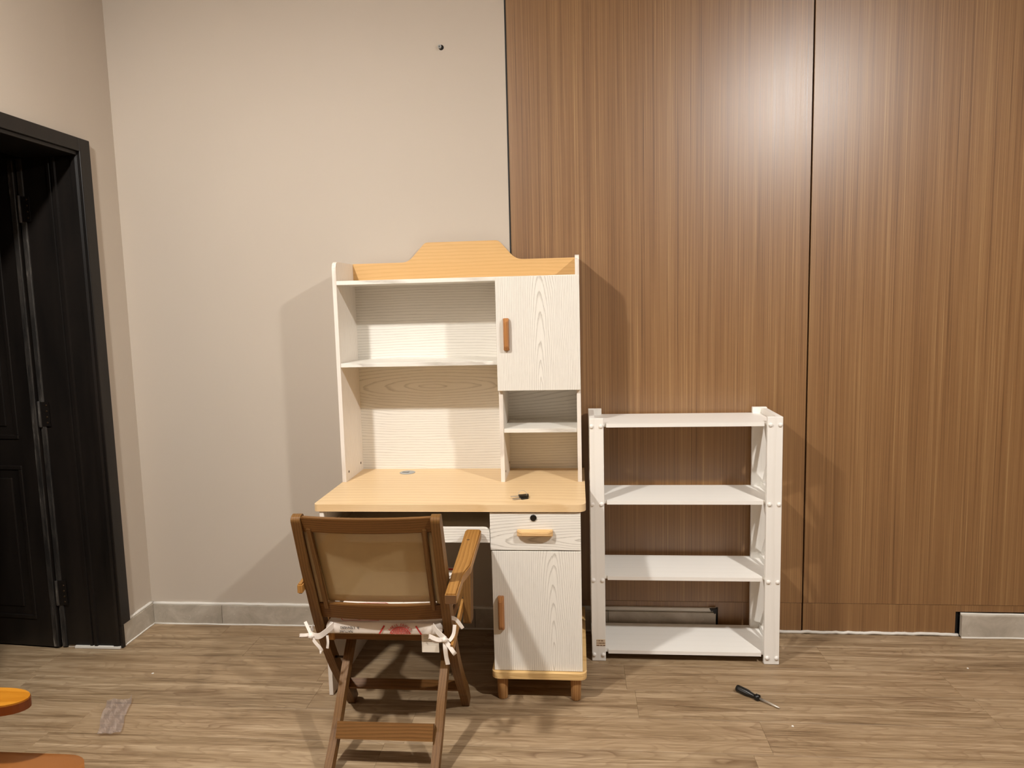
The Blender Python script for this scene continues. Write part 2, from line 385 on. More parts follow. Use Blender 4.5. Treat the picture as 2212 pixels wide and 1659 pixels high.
tag(box('wall_hall', HX - .12, HX, RY, .16, 0, CEIL, DARK_HALL, bev=0), kind='structure')
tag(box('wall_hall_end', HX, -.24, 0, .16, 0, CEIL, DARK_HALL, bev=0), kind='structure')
# tile skirting
bb = empty('baseboard_back', (0, 0, 0), kind='structure')
xs = [0.013, .352, .955, 1.558, 2.161, 2.634]
for a, b in zip(xs, xs[1:]): box('tile', a + .0008, b - .0008, -.012, .004, .004, .0935, TILE, bb, bev=.0012)
xs = [3.664, 4.26, 4.86, 5.46, 6.06, RX]
for a, b in zip(xs, xs[1:]): box('tile', a + .0008, b - .0008, -.016, .004, .004, .100, TILE, bb, bev=.0012)
def bead(name, x0, x1, y, z, r, parent, n=40, ax='x', jit=.0012):
    bm = bmesh.new(); pts = []
    for i in range(n + 1):
        q = x0 + (x1 - x0) * i / n; j = random.uniform(-jit, jit)
        pts.append((q, y, z + j) if ax == 'x' else (y, q, z + j))
    tube(bm, pts, r, 6); return from_bm(name, bm, CAULK, parent, smooth=True)
bead('caulk_bead', .012, XP, -.003, .098, .0085, bb)
bead('caulk_bead', .012, 2.634, -.013, .002, .0045, bb)
bead('caulk_bead', 2.645, 3.66, .004, .006, .0075, bb, 60, jit=.002)
bead('caulk_bead', 3.664, RX, -.016, .002, .0045, bb)
bead('caulk_bead', 3.664, RX, -.002, .102, .005, bb)
bl = empty('baseboard_left', (0, 0, 0), kind='structure')
box('tile', 0, .013, -.236, -.001, .004, .0985, TILE, bl, bev=.0012)
box('tile', 0, .013, -2.0, DY1 - .07, .004, .0985, TILE, bl, bev=.0012)
bead('caulk_bead', -.24, -.004, .004, .103, .0075, bl, 12, 'y')
bead('caulk_bead', -.24, -.012, .014, .002, .004, bl, 12, 'y')
box('plaster_end', .001, .0125, -.246, -.236, .003, .102, CAULK, bl, bev=.002)

# ------------------------------------------------------------------ door in the left wall
d1 = empty('door_1', (0, -.7, 0), kind='structure')
box('casing', -.004, .022, -.262, -.197, .103, 2.192, BLACK, d1, bev=.003)
box('casing', -.004, .022, -.262, -.244, 0.002, .103, BLACK, d1, bev=.002)
box('casing', -.004, .022, DY1 - .06, DY1 + .005, 0.002, 2.192, BLACK, d1, bev=.003)
box('casing_head', -.004, .022, DY1 + .005, -.262, 2.137, 2.192, BLACK, d1, bev=.003)
jy = -.262
prism('jamb', [(0.01, DY0 + .001), (-.24, DY0 + .001), (-.24, jy), (-.130, jy), (-.128, jy - .006), (-.118, jy - .006), (-.115, jy), (-.108, jy), (-.106, jy - .008), (-.094, jy - .008), (-.091, jy), (-.02, jy), (-.018, jy - .007), (.0, jy - .007), (.01, jy - .004)], 'z', .012, 2.136, BLACK, d1, bev=0)
prism('jamb', [(0.01, DY1), (-.24, DY1), (-.24, DY1 + .012), (.01, DY1 + .012)], 'z', .002, 2.136, BLACK, d1, bev=0)
box('jamb_head', -.24, .01, DY1 + .012, jy, 2.122, 2.1375, BLACK, d1, bev=.002)
box('jamb_foot_caulk', -.20, .012, jy - .010, DY0, .0005, .0125, CAULK, d1, bev=.002)
# leaf standing open, square into the hall
lf = box('door_leaf', -1.13, -.2665, -.020, .020, .008, 2.118, BLACK, d1, bev=.003)
def leafpart(name, x0, x1, y0, y1, z0, z1, mat, bev=.003):
    o = box(name, x0, x1, y0, y1, z0, z1, mat, None, bev); o.parent = lf; o.location = Vector(o['_w']) - Vector(lf['_w']); return o
for z0, z1 in ((.135, .828), (.945, 2.0)):
    x0, x1 = -1.03, -.362
    leafpart('panel_moulding', x0, x1, -.026, -.018, z0, z0 + .018, BLACK); leafpart('panel_moulding', x0, x1, -.026, -.018, z1 - .018, z1, BLACK)
    leafpart('panel_moulding', x0, x0 + .018, -.026, -.018, z0 + .018, z1 - .018, BLACK); leafpart('panel_moulding', x1 - .018, x1, -.026, -.018, z0 + .018, z1 - .018, BLACK)
    leafpart('raised_panel', x0 + .055, x1 - .055, -.025, -.018, z0 + .055, z1 - .055, BLACK, .005)
leafpart('scuffed_edge', -.290, -.2655, -.0225, -.015, .01, 2.11, SCUFF, .002)
leafpart('door_handle', -1.08, -1.045, -.034, -.019, .96, 1.12, STEEL, .004); leafpart('door_handle_lever', -1.07, -.95, -.060, -.045, 1.05, 1.068, STEEL, .004); leafpart('door_handle_stem', -1.068, -1.055, -.058, -.030, 1.05, 1.068, STEEL, .002)
lf.location = Vector((-.698, -.240 + .02 + .0, 1.063)) - Vector(d1['_w']); lf.rotation_euler = (0, 0, math.radians(-5))
box('scuffed_jamb_edge', -.262, -.238, -.268, -.250, .004, 2.12, SCUFF, d1, bev=.004)
for z0, z1 in ((1.862, 1.965), (1.0, 1.105), (.2, .312)):
    zc = (z0 + z1) / 2
    bmh = bmesh.new(); bm_box(bmh, -.305, -.262, -.2735, -.2705, z0, z1); bm_box(bmh, -.252, -.215, -.2705, -.2675, z0, z1)
    h = from_bm('hinge', bmh, BLACK, d1)
    lathe('hinge_pin', [(.006, -.056), (.0065, -.054), (.0065, .054), (.006, .056)], SCUFF, d1, (-.257, -.2735, zc), n=10)
    for q in range(4):
        for xx in (-.292, -.226): lathe('hinge_screw', [(.0045, 0), (.0035, .0025)], SCREWM, d1, (xx, -.271 - (.002 if xx < -.26 else -.001), z0 + .015 + q * .025), axis='y', n=8)

# ------------------------------------------------------------------ ceiling bulbs
def m_bulb(strength):
    t = NT('bulb_glow'); t.set(t.b.inputs['Base Color'], (1, .95, .9, 1)); t.set(t.b.inputs['Emission Color'], LAMP_COL + (1,)); t.set(t.b.inputs['Emission Strength'], strength); return t.m
BULB = m_bulb(LAMP_E); LWHITE = plain('lamp_white', '#e9e6e0', .4)
for i, (lx, ly) in enumerate(LAMPS):
    t = empty('ceiling_lamp', (lx, ly, CEIL), ['white drum ceiling lamp with glowing diffuser on the doorway side', 'white drum ceiling lamp with glowing diffuser on the veneer side'][i], 'lamp', 'ceiling lamps')
    lathe('lamp_base', [(.085, 0), (.085, -.010), (.080, -.014)], LWHITE, t, (lx, ly, CEIL), n=36)
    lathe('diffuser', [(.070, -.0125), (.070, -.031), (.067, -.034), (.0, -.034)], BULB, t, (lx, ly, CEIL), n=32)

# ------------------------------------------------------------------ study desk with hutch
D = empty('study_desk', (1.56, -.3, 0), 'white ash and maple study desk with bookcase hutch, drawer and cupboard', 'desk')
XL, XR, ZT = 1.055, 2.063, .75
top = prism('desktop', rnd([(XL, -.597), (XR, -.597), (XR, -.004), (XL, -.004)], [.022, .035, .003, .003]), 'z', .7235, ZT, MAPLE, D, bev=.003)
box('side_panel', 1.076, 1.092, -.592, -.02, .001, .7235, ASH_S, D)
box('cabinet_body', 1.716, 1.732, -.572, -.02, .115, .7235, ASH_S, D); box('cabinet_body', 2.026, 2.042, -.572, -.02, .115, .7235, ASH_S, D)
box('cabinet_back', 1.732, 2.026, -.03, -.02, .115, .7235, ASH_V, D); box('cabinet_shelf', 1.732, 2.026, -.565, -.03, .565, .578, ASH_T, D)
df = box('drawer_front', 1.7135, 2.0435, -.590, -.573, .5785, .719, ASH_H, D)
def trap_handle(name, cx, cy, cz, ln, wd, out, mat, parent, vertical):
    bm = bmesh.new(); s = .016
    base = [(-ln / 2, -wd / 2), (ln / 2, -wd / 2), (ln / 2, wd / 2), (-ln / 2, wd / 2)]
    topf = [(-ln / 2 + s, -wd * .30), (ln / 2 - s, -wd * .30), (ln / 2 - s, wd * .30), (-ln / 2 + s, wd * .30)]
    def P(a, b, t): return (b, -t, a) if vertical else (a, -t, b)
    A = [bm.verts.new(P(a, b, 0)) for a, b in base]; B = [bm.verts.new(P(a, b, out * .55)) for a, b in base]; T = [bm.verts.new(P(a, b, out)) for a, b in topf]
    for Q, R_ in ((A, B), (B, T)):
        for i in range(4): bm.faces.new([Q[i], Q[(i + 1) % 4], R_[(i + 1) % 4], R_[i]])
    bm.faces.new(A[::-1]); bm.faces.new(T)
    bmesh.ops.recalc_face_normals(bm, faces=bm.faces)
    bmesh.ops.bevel(bm, geom=list(bm.edges), offset=.002, segments=2, affect='EDGES')
    return from_bm(name, bm, mat, parent, (cx, cy, cz), center=False)
def sub(o, parent_part):   # re-parent a freshly made part under another part
    o.parent = parent_part; o.location = Vector(o['_w']) - Vector(parent_part['_w']); return o
trap_handle('handle', 1.878, -.590, .646, .130, .024, .026, BEECH_H, df, False)
lk = lathe('lock', [(.0, 0), (.0118, 0), (.0118, .003), (.0095, .0045), (.003, .0038), (.0, .0038)], LOCKM, df, (1.873, -.590, .700), axis='y')
cd = box('cabinet_door', 1.7165, 2.0435, -.590, -.573, .1165, .574, ASH_V2, D)
trap_handle('handle', 1.7475, -.590, .342, .128, .023, .024, BEECH, cd, True)
prism('base_plate', rnd([(1.706, -.606), (2.058, -.606), (2.058, -.015), (1.706, -.015)], [.03, .03, .004, .004]), 'z', .091, .115, MAPLE_B, D, bev=.004)
for fx in (1.743, 2.017):
    for fy in (-.571, -.06): lathe('foot', [(.017, 0.0005), (.0185, .003), (.021, .088), (.021, .092)], FOOTW, D, (fx, fy, 0))
# keyboard tray
kt = prism('keyboard_tray', rnd([(1.096, .606), (1.7115, .606), (1.7115, .661), (1.096, .661)], [.001, .001, .022, .022]), 'y', -.590, -.574, ASH_H, D)
sub(box('tray_board', 1.10, 1.708, -.574, -.22, .612, .624, ASH_T, None), kt)
for x0, x1 in ((1.0925, 1.101), (1.7075, 1.7155)): sub(box('tray_rail', x0, x1, -.565, -.15, .625, .655, STEEL, None), kt)
# hutch
HB = -.262
side = rnd([(HB, ZT), (-.004, ZT), (-.004, 1.66), (HB, 1.66)], [.001, .001, .004, .035])
for a, b in ((1.0565, 1.0725), (2.0355, 2.0515)):
    prism('hutch_side', side, 'x', a, b, ASH_S, D)
prism('hutch_divider', [(HB, ZT), (-.018, ZT), (-.018, 1.565), (HB, 1.565)], 'x', 1.7225, 1.7385, ASH_S, D)
box('hutch_back', 1.0725, 2.0355, -.018, -.006, ZT, 1.60, ASH_HB, D, bev=0)
box('hutch_top', 1.0725, 2.0355, HB, -.018, 1.565, 1.5815, ASH_T, D)
box('hutch_shelf', 1.0725, 1.7225, HB + .003, -.018, 1.2300, 1.2465, ASH_T, D)
box('hutch_shelf', 1.7385, 2.0355, HB + .003, -.018, 1.1290, 1.1450, ASH_T, D)
box('hutch_shelf', 1.7385, 2.0355, HB + .003, -.018, .9530, .9695, ASH_T, D)
crest = rnd([(1.0725, 1.5815), (2.0355, 1.5815), (2.0355, 1.662), (1.785, 1.662), (1.712, 1.744), (1.395, 1.744), (1.318, 1.662), (1.0725, 1.662)], [.001, .001, .002, .07, .03, .03, .07, .002], 8)
prism('crest_board', crest, 'y', -.034, -.018, MAPLE_E, D)
hd = box('hutch_door', 1.7205, 2.0515, HB - .0185, HB - .0015, 1.1275, 1.5785, ASH_V, D)
trap_handle('handle', 1.761, HB - .0185, 1.353, .128, .023, .024, BEECH, hd, True)
for yy, zz in ((-.222, .786), (-.055, .786)):
    lathe('cam_screw', [(.0, 0), (.0052, 0), (.0052, .001), (.0, .001)], SCREWM, D, (1.0725, yy, zz), axis='x', n=14)
for yy in (-.222, -.055): lathe('cam_screw', [(.0, 0), (.0052, 0), (.0052, .001), (.0, .001)], SCREWM, D, (1.7385, yy, .786), axis='x', n=14)
g = lathe('cable_grommet', [(.0, 0), (.033, 0), (.034, .0012), (.032, .0025), (.0, .0025)], GREYPL, D, (1.292, -.093, ZT), n=32)
sub(prism('grommet_slot', rnd([(1.267, -.099), (1.298, -.101), (1.302, -.087), (1.290, -.092), (1.272, -.091)], .003), 'z', ZT + .0024, ZT + .0029, VOID, None, bev=0), g)

# ------------------------------------------------------------------ keys on the desktop
K = empty('keys', (1.82, -.52, ZT), 'small bunch of black-headed keys lying on the maple desktop', 'keys')
def key(cx, cy, ang, z):
    c, s = math.cos(ang), math.sin(ang)
    def T(pts): return [(cx + a * c - b * s, cy + a * s + b * c) for a, b in pts]
    prism('key_head', rnd(T([(0, -.011), (.026, -.012), (.034, 0), (.026, .012), (0, .011)]), .005, 4), 'z', z, z + .0065, BLKP, K, bev=.001)
    prism('key_blade', T([(-.032, 0), (-.028, -.004), (-.020, -.0028), (-.014, -.004), (.002, -.004), (.002, .004), (-.029, .004)]), 'z', z + .002, z + .004, STEEL, K, bev=0)
key(1.822, -.520, math.radians(28), ZT); key(1.815, -.512, math.radians(12), ZT + .0062)
bm = bmesh.new(); tube(bm, [(1.828 + .016 * math.cos(a), -.500 + .004 * math.sin(a), ZT + .0135 + .0125 * math.sin(a)) for a in [2 * PI * i / 20 for i in range(20)]], .0008, 6, True); from_bm('key_ring', bm, STEEL, K, smooth=True)
prism('fob', rnd([(1.822, -.512), (1.852, -.498), (1.848, -.486), (1.818, -.499)], .004, 4), 'z', ZT + .0002, ZT + .012, BLKP, K, bev=.002)

# ------------------------------------------------------------------ white shelf unit
S = empty('storage_shelf', (2.457, -.155, 0), 'white painted four tier wooden shelf unit with crossed side braces', 'shelf')
SX = [(2.083, 2.1395), (2.7725, 2.832)]
ZS = [.990, .676, .361, .047]
for a, b in SX:
    box('post', a, b, -.283, -.264, .001, 1.012, WPINE, S, bev=.002); box('post', a, b, -.045, -.026, .001, 1.016, WPINE, S, bev=.002)
for zi, zt in enumerate(ZS):
    bmx = [(2.150, -.279), (2.762, -.279), (2.762, -.264), (2.809, -.264), (2.809, -.045), (2.773, -.045), (2.773, -.026), (2.139, -.026), (2.139, -.045), (2.106, -.045), (2.106, -.264), (2.150, -.264)]
    prism('shelf_board', bmx, 'z', zt - .015, zt, WPINE_X, S, bev=.0012)
    for a, b in ((2.0835, 2.1055), (2.8095, 2.8315)):
        box('side_rail', a, b, -.264, -.045, zt - .022, zt + (.020 if zi else .022), WPINE, S, bev=.0015)
# crossed braces in every bay of both sides
for a, b in ((2.0905, 2.1015), (2.8135, 2.8245)):
    for z1, z0 in zip(ZS, ZS[1:]):
        zt, zb = z1 - .023, z0 + .021; y0, y1 = -.262, -.047; wd = .030
        bm = bmesh.new(); bm_prism(bm, [(y0, zb), (y0 + wd, zb), (y1, zt), (y1 - wd, zt)], 'x', a, b); from_bm('cross_brace', bm, WPINE, S)
        bm = bmesh.new(); bm_prism(bm, [(y1, zb), (y0 + wd, zt), (y0, zt), (y1 - wd, zb)], 'x', a + .0006, b - .0006); from_bm('cross_brace', bm, WPINE, S)
dome = [(.0088, 0), (.0088, .001), (.0078, .0035), (.0055, .0055), (.0025, .0065), (.0, .0067)]
for xx in (2.092, 2.129, 2.785, 2.8215):
    for zz in (.980, .663, .346, .028): lathe('screw_cap', dome, CAPW, S, (xx, -.283, zz), axis='y', n=14)
def m_sticker():
    t = NT('sticker_print'); sp = t.n('ShaderNodeSeparateXYZ', {0: t.vec()}); z = sp.outputs[2]
    a = t.noise(t.vec(scale=(420, 1, 60)), 1, 2, .6); lines = t.math('GREATER_THAN', t.math('SINE', t.math('MULTIPLY', t.math('ADD', z, .0045), 620)), .1)
    ink = t.math('MULTIPLY', t.ramp(a, [(.42, (0, 0, 0, 1)), (.5, (1, 1, 1, 1))]), lines)
    return t.fin(t.mix(ink, lin('#dcc9ae'), lin('#6f4a30')), .6)
box('sticker', 2.1015, 2.137, -.2838, -.2828, .066, .094, m_sticker(), S, bev=0)

# ------------------------------------------------------------------ folding armchair
H = empty('folding_armchair', (1.395, -.85, 0), 'brown teak folding armchair with beige canvas back pulled up to desk', 'chair')
def post_line(off=0): return [(-1.050, .846), (-.992, .68), (-.950, .57), (-.908, .46), (-.862, .36), (-.800, .25), (-.730, .155), (-.664, .075), (-.622, .004)]
pl = [tuple(p) for p in smooth_pts([(a, b, 0) for a, b in post_line()], 4)]; pl = [(p[0], p[1]) for p in pl]
n_ = len(pl); tp = [.036 + .012 * math.sin(PI * min(1, i / (n_ * .55))) + (.006 if i > n_ * .8 else 0) for i in range(n_)]
band = strip_poly(pl, .04, tp)
# flat foot: clamp to the floor
band = [(a, max(b, .0005)) for a, b in band]; band = rnd(band, [.016 if i in (0, len(band) - 1) else 0 for i in range(len(band))], 5)
for a, b in ((1.165, 1.194), (1.596, 1.625)):
    prism('back_post', band, 'x', a, b, TEAK, H, bev=.004)
rl = [(-1.085, -.004), (-.975, .104), (-.890, .205), (-.775, .330), (-.672, .42)]
rl = [(p[0], p[1]) for p in smooth_pts([(a, b, 0) for a, b in rl], 4)]
rb = [(a, max(b, .0005)) for a, b in strip_poly(rl, .036)]
for a, b in ((1.226, 1.250), (1.590 - .024, 1.590)):
    pass
for a, b in ((1.228, 1.253), (1.5665, 1.5925)):
    prism('leg', rb, 'x', a, b, TEAK, H, bev=.003)
for x0, x1 in ((1.194, 1.228), (1.5925, 1.596)): # pivot pins
    lathe('pivot_pin', [(.004, 0), (.004, x1 - x0)], SCREWM, H, (x0, -.822, .276), axis='x', n=10)
def lean(z): # post centre line y at height z
    L_ = post_line()
    for (a, b), (c, d) in zip(L_, L_[1:]):
        if d <= z <= b: return a + (c - a) * (b - z) / (b - d)
    return L_[0][0]
def curved_rail(name, z0, z1, x0, x1, bow, th, mat, n=14, fwd=0):
    bm = bmesh.new(); R_ = []
    for i in range(n + 1):
        q = i / n; x = x0 + (x1 - x0) * q; bo = -bow * (1 - (2 * q - 1) ** 2)
        R_.append([bm.verts.new((x, lean(z) + bo + fwd + t, z)) for z, t in ((z0, -th / 2), (z1, -th / 2), (z1, th / 2), (z0, th / 2))])
    for a, b in zip(R_, R_[1:]):
        for j in range(4): bm.faces.new([a[j], a[(j + 1) % 4], b[(j + 1) % 4], b[j]])
    bm.faces.new(R_[0][::-1]); bm.faces.new(R_[-1])
    bmesh.ops.recalc_face_normals(bm, faces=bm.faces)
    bmesh.ops.bevel(bm, geom=[e for e in bm.edges if e.calc_face_angle(0) > 1], offset=.002, segments=2, affect='EDGES')
    return from_bm(name, bm, mat, H)
curved_rail('top_rail', .792, .842, 1.193, 1.597, .022, .022, TEAK_X)
curved_rail('lower_rail', .464, .522, 1.193, 1.597, .020, .022, TEAK_X)
# canvas back wrapped round two battens
def back_pt(u, v, f=0.0, x0=1.200, x1=1.590):
    z = .528 + (.806 - .528) * v; x = x0 + (x1 - x0) * u
    return (x, lean(z) - .012 * (1 - (2 * u - 1) ** 2) + .004 + f, z)
grid_surface('canvas_back', lambda u, v: back_pt(u, v), 16, 10, .003, CANVAS, H)
for xt, xb in ((1.216, 1.219), (1.573, 1.570)):
    bm = bmesh.new(); A = []
    for z, x in ((.806, xt), (.500, xb)):
        yy = lean(z) - .014
        A.append([bm.verts.new((x + dx, yy + dy, z)) for dx, dy in ((-.0085, -.006), (.0085, -.006), (.0085, .007), (-.0085, .007))])
    for j in range(4): bm.faces.new([A[0][j], A[0][(j + 1) % 4], A[1][(j + 1) % 4], A[1][j]])
    bm.faces.new(A[0][::-1]); bm.faces.new(A[1]); bmesh.ops.recalc_face_normals(bm, faces=bm.faces)
    bmesh.ops.bevel(bm, geom=list(bm.edges), offset=.003, segments=2, affect='EDGES'); from_bm('batten', bm, TEAK, H)
for x0, x1 in ((1.1945, 1.2085), (1.5815, 1.5955)):
    grid_surface('canvas_hem', lambda u, v, x0=x0, x1=x1: (x0 + (x1 - x0) * u, lean(.50 + .29 * v) - .006, .50 + .29 * v), 2, 8, .003, CANVAS_L, H)
# seat frame
SZ = .405
box('seat_rail', 1.205, 1.585, -.892, -.868, SZ - .032, SZ, TEAK_X, H, bev=.003); box('seat_rail', 1.205, 1.585, -.470, -.446, SZ - .032, SZ, TEAK_X, H, bev=.003)
for a, b in ((1.196, 1.222), (1.570, 1.594)): box('seat_side', a, b, -.895, -.440, SZ - .034, SZ, TEAK_ARM, H, bev=.003)
for i in range(6):
    yy = -.845 + i * .062; box('seat_slat', 1.222, 1.570, yy, yy + .048, SZ - .014, SZ - .001, TEAK_X, H, bev=.002)
# stretchers
prism('stretcher', strip_poly([(-1.012, .098), (-.985, .142)], .018), 'x', 1.252, 1.567, TEAK_X, H, bev=.003)
prism('stretcher', strip_poly([(-.700, .094), (-.678, .118)], .022), 'x', 1.193, 1.597, TEAK_X, H, bev=.003)
# arms
def arm(name, inner, outline_x, ys):
    prof = [(y, x) for y, x in zip(ys, outline_x)]
def make_arm(xi_f, xi_r, xo_f, xo_r, yk, yr, yf, side):
    pts = rnd([(xi_r, yr), (xo_r, yr), (xo_r, yk - .07), (xo_f, yk), (xo_f, yf), (xi_f, yf)], [.004, .004, .03, .03, .012, .012], 6)
    if side < 0: pts = pts[::-1]
    bm = bmesh.new(); A, B = [], []
    for x, y in pts:
        zt = .606 + (y - yr) / (yf - yr) * .055
        A.append(bm.verts.new((x, y, zt))); B.append(bm.verts.new((x, y, zt - .032)))
    bm.faces.new(A); bm.faces.new(B[::-1]); n = len(A)
    for i in range(n): bm.faces.new([A[i], B[i], B[(i + 1) % n], A[(i + 1) % n]])
    bmesh.ops.recalc_face_normals(bm, faces=bm.faces)
    bmesh.ops.bevel(bm, geom=[e for e in bm.edges if e.calc_face_angle(0) > 1.2], offset=.004, segments=2, affect='EDGES')
    return from_bm('armrest', bm, TEAK_ARM, H)
ar = make_arm(1.626, 1.6315, 1.684, 1.668, -.87, -1.062, -.602, 1)
al = make_arm(1.164, 1.164, 1.120, 1.146, -.83, -1.000, -.602, -1)
sub(box('arm_end_grain', 1.633, 1.6665, -1.0635, -1.0615, .576, .603, ENDG, None, bev=.0005), ar)
sub(lathe('arm_plug', [(.0, 0), (.005, 0), (.005, .0008), (.0, .0008)], ENDG, None, (1.648, -.690, .6505), n=12), ar)
for a, b in ((1.634, 1.660), (1.130, 1.156)):
    prism('arm_support', rnd([(-.765, .372), (-.705, .372), (-.655, .625), (-.725, .618)], [.012, .012, .002, .002]), 'x', a, b, TEAK, H, bev=.003)
for a, b in ((1.6255, 1.634),):
    prism('arm_link', strip_poly([(-.965, .385), (-.735, .440)], .030), 'x', a, b, TEAK_ARM, H, bev=.002)

# ------------------------------------------------------------------ cushion tied to the chair
Q = empty('seat_cushion', (1.395, -.67, SZ), 'white cotton seat cushion with red badge prints tied onto the folding armchair', 'cushion')
bm = bmesh.new(); bm_box(bm, 1.203, 1.591, -.918, -.418, SZ + .0005, SZ + .042)
bmesh.ops.subdivide_edges(bm, edges=list(bm.edges), cuts=9, use_grid_fill=True)
for v in bm.verts:
    u = (v.co.x - 1.397) / .194; q = (v.co.y + .668) / .25; h = (v.co.z - SZ) / .042
    if h > .3: v.co.z += h * (.010 * (1 - u * u) * (1 - q * q) + .002 * math.sin(v.co.x * 60) * math.cos(v.co.y * 47))
    k = 1 - .035 * (2 * h - 1) ** 2; v.co.x = 1.397 + (v.co.x - 1.397) * k; v.co.y = -.668 + (v.co.y + .668) * (1 - .012 * (2 * h - 1) ** 2)
cb = from_bm('cushion_body', bm, CUSH, Q, smooth=True)
def text_mesh(txt, size, ext=.0002):
    c = bpy.data.curves.new('t', 'FONT'); c.body = txt; c.size = size; c.align_x = 'CENTER'; c.align_y = 'CENTER'; c.extrude = ext; c.resolution_u = 2
    o = bpy.data.objects.new('t', c); COL.objects.link(o); dg = bpy.context.evaluated_depsgraph_get(); dg.update()
    me = bpy.data.meshes.new_from_object(o.evaluated_get(dg)); bpy.data.objects.remove(o); return me
def put(me_list, name, mat, X, mapf, parent):
    """merge pieces: (mesh, 2D transform) list, mapped to the world by mapf(a,b,h)"""
    bm = bmesh.new()
    for me, f in me_list:
        t = bmesh.new(); t.from_mesh(me)
        for v in t.verts: a, b = f(v.co.x, v.co.y); v.co = Vector(mapf(a, b, v.co.z))
        tmp = bpy.data.meshes.new('tmp'); t.to_mesh(tmp); t.free(); bm.from_mesh(tmp); bpy.data.meshes.remove(tmp)
    o = from_bm(name, bm, mat, None); return sub(o, parent)
def flat_band(line, wd):
    me = bpy.data.meshes.new('b'); bm = bmesh.new()
    p = strip_poly(line, wd); n = len(p) // 2; T = [bm.verts.new((a, b, .0002)) for a, b in p]
    for i in range(n - 1): bm.faces.new([T[i], T[i + 1], T[2 * n - 2 - i], T[2 * n - 1 - i]])
    bm.to_mesh(me); bm.free(); return me
def arc(r, a0, a1, n=18): return [(r * math.cos(math.radians(a0 + (a1 - a0) * i / n)), r * math.sin(math.radians(a0 + (a1 - a0) * i / n))) for i in range(n + 1)]
def arc_text(txt, size, r, a0, a1):
    out = []
    for i, ch in enumerate(txt):
        if ch == ' ': continue
        a = math.radians(a0 + (a1 - a0) * i / (len(txt) - 1)); me = text_mesh(ch, size)
        c, s = math.cos(a - PI / 2), math.sin(a - PI / 2); cx, cy = r * math.cos(a), r * math.sin(a)
        out.append((me, lambda x, y, c=c, s=s, cx=cx, cy=cy: (cx + x * c - y * s, cy + x * s + y * c)))
    return out
idn = lambda a, b: (a, b)
YB = -.9195
def rear_map(cx, cz, rot=0): return lambda a, b, h: (cx + (a if not rot else -a), YB - .0006 - h, cz + (b if not rot else -b))
# badge on the rear edge of the cushion: half circle of stripes, arched lettering, bent red frame
pieces = [(flat_band(arc(.036, 160, 20), .0030), idn), (flat_band([(-.070, -.013), (-.052, .016)], .0050), idn), (flat_band([(.052, .016), (.070, -.013)], .0050), idn)]
for i in range(-6, 7):
    x = i * .0048; zt = math.sqrt(max(0, .034 ** 2 - x * x)) - .024
    if zt > -.012: pieces.append((flat_band([(x, -.013), (x, zt)], .0028), idn))
pieces[0] = (pieces[0][0], lambda a, b: (a, b - .024))
put(pieces, 'red_badge', RED, 0, rear_map(1.452, .4215), cb)
put([(m_, (lambda f: (lambda x, y: (f(x, y)[0], f(x, y)[1] - .024)))(f)) for m_, f in arc_text('PARIS FRANCE', .0125, .0435, 142, 38)], 'red_lettering', RED, 0, rear_map(1.452, .4205), cb)
put([(text_mesh("A  L'ENVERS", .012), lambda x, y: (x, y)), (text_mesh('NATURE', .012), lambda x, y: (x + .012, y + .0135))], 'black_lettering', INK, 0, rear_map(1.283, .4285, 1), cb)
def cush_z(x, y):
    u = (x - 1.397) / .194; q = (y + .668) / .25
    return SZ + .042 + .010 * (1 - u * u) * (1 - q * q) + .002 * math.sin(x * 60) * math.cos(y * 47) + .0016
def top_map(cx, cy, rot=0): return lambda a, b, h: ((lambda X, Y: (X, Y, cush_z(X, Y) + h))(cx + (a if not rot else -a), cy + (b if not rot else -b)))
# badge on top, upside down as seen from behind
pieces = [(flat_band(arc(.040, 0, 359, 40), .003), idn), (flat_band([(-.085, .030), (-.060, .062), (.060, .062), (.085, .030)], .003), idn), (flat_band([(-.085, .030), (-.085, -.040), (-.05, -.062), (.05, -.062), (.085, -.040), (.085, .030)], .003), idn)]
for i in range(-6, 7):
    x = i * .0055; zt = math.sqrt(max(0, .038 ** 2 - x * x)); pieces.append((flat_band([(x, -zt), (x, zt)], .0028), idn))
put(pieces, 'red_badge', RED, 0, top_map(1.318, -.848, 1), cb)
put(arc_text('PARIS FRANCE', .017, .051, 150, 30), 'red_lettering', RED, 0, top_map(1.318, -.848, 1), cb)
put([(text_mesh('NATURE', .016), idn)], 'black_lettering', INK, 0, top_map(1.545, -.872, 1), cb)
# prints seen beside the right arm
put([(flat_band([(-.03, 0), (.045, 0)], .020), idn)], 'red_patch', RED, 0, top_map(1.535, -.448), cb)
put([(text_mesh('CHANVRE', .019), idn), (text_mesh('de qualité', .014), lambda x, y: (x, y - .03)), (text_mesh('naturel', .012), lambda x, y: (x, y - .055))], 'black_lettering', INK, 0, top_map(1.528, -.520), cb)
put([(text_mesh('PARIS', .02), idn)], 'black_lettering', INK, 0, top_map(1.528, -.670), cb)
for yy in (-.485, -.60, -.70, -.80): put([(flat_band([(-.17, 0), (-.08, 0), (0, 0), (.08, 0), (.17, 0)], .0012), idn)], 'grey_line', GREYP, 0, top_map(1.397, yy), cb)
for xx in (1.30, 1.43, 1.52): put([(flat_band([(0, -.12), (0, -.04), (0, .04), (0, .10)], .0012), idn)], 'grey_line', GREYP, 0, top_map(xx, -.66), cb)
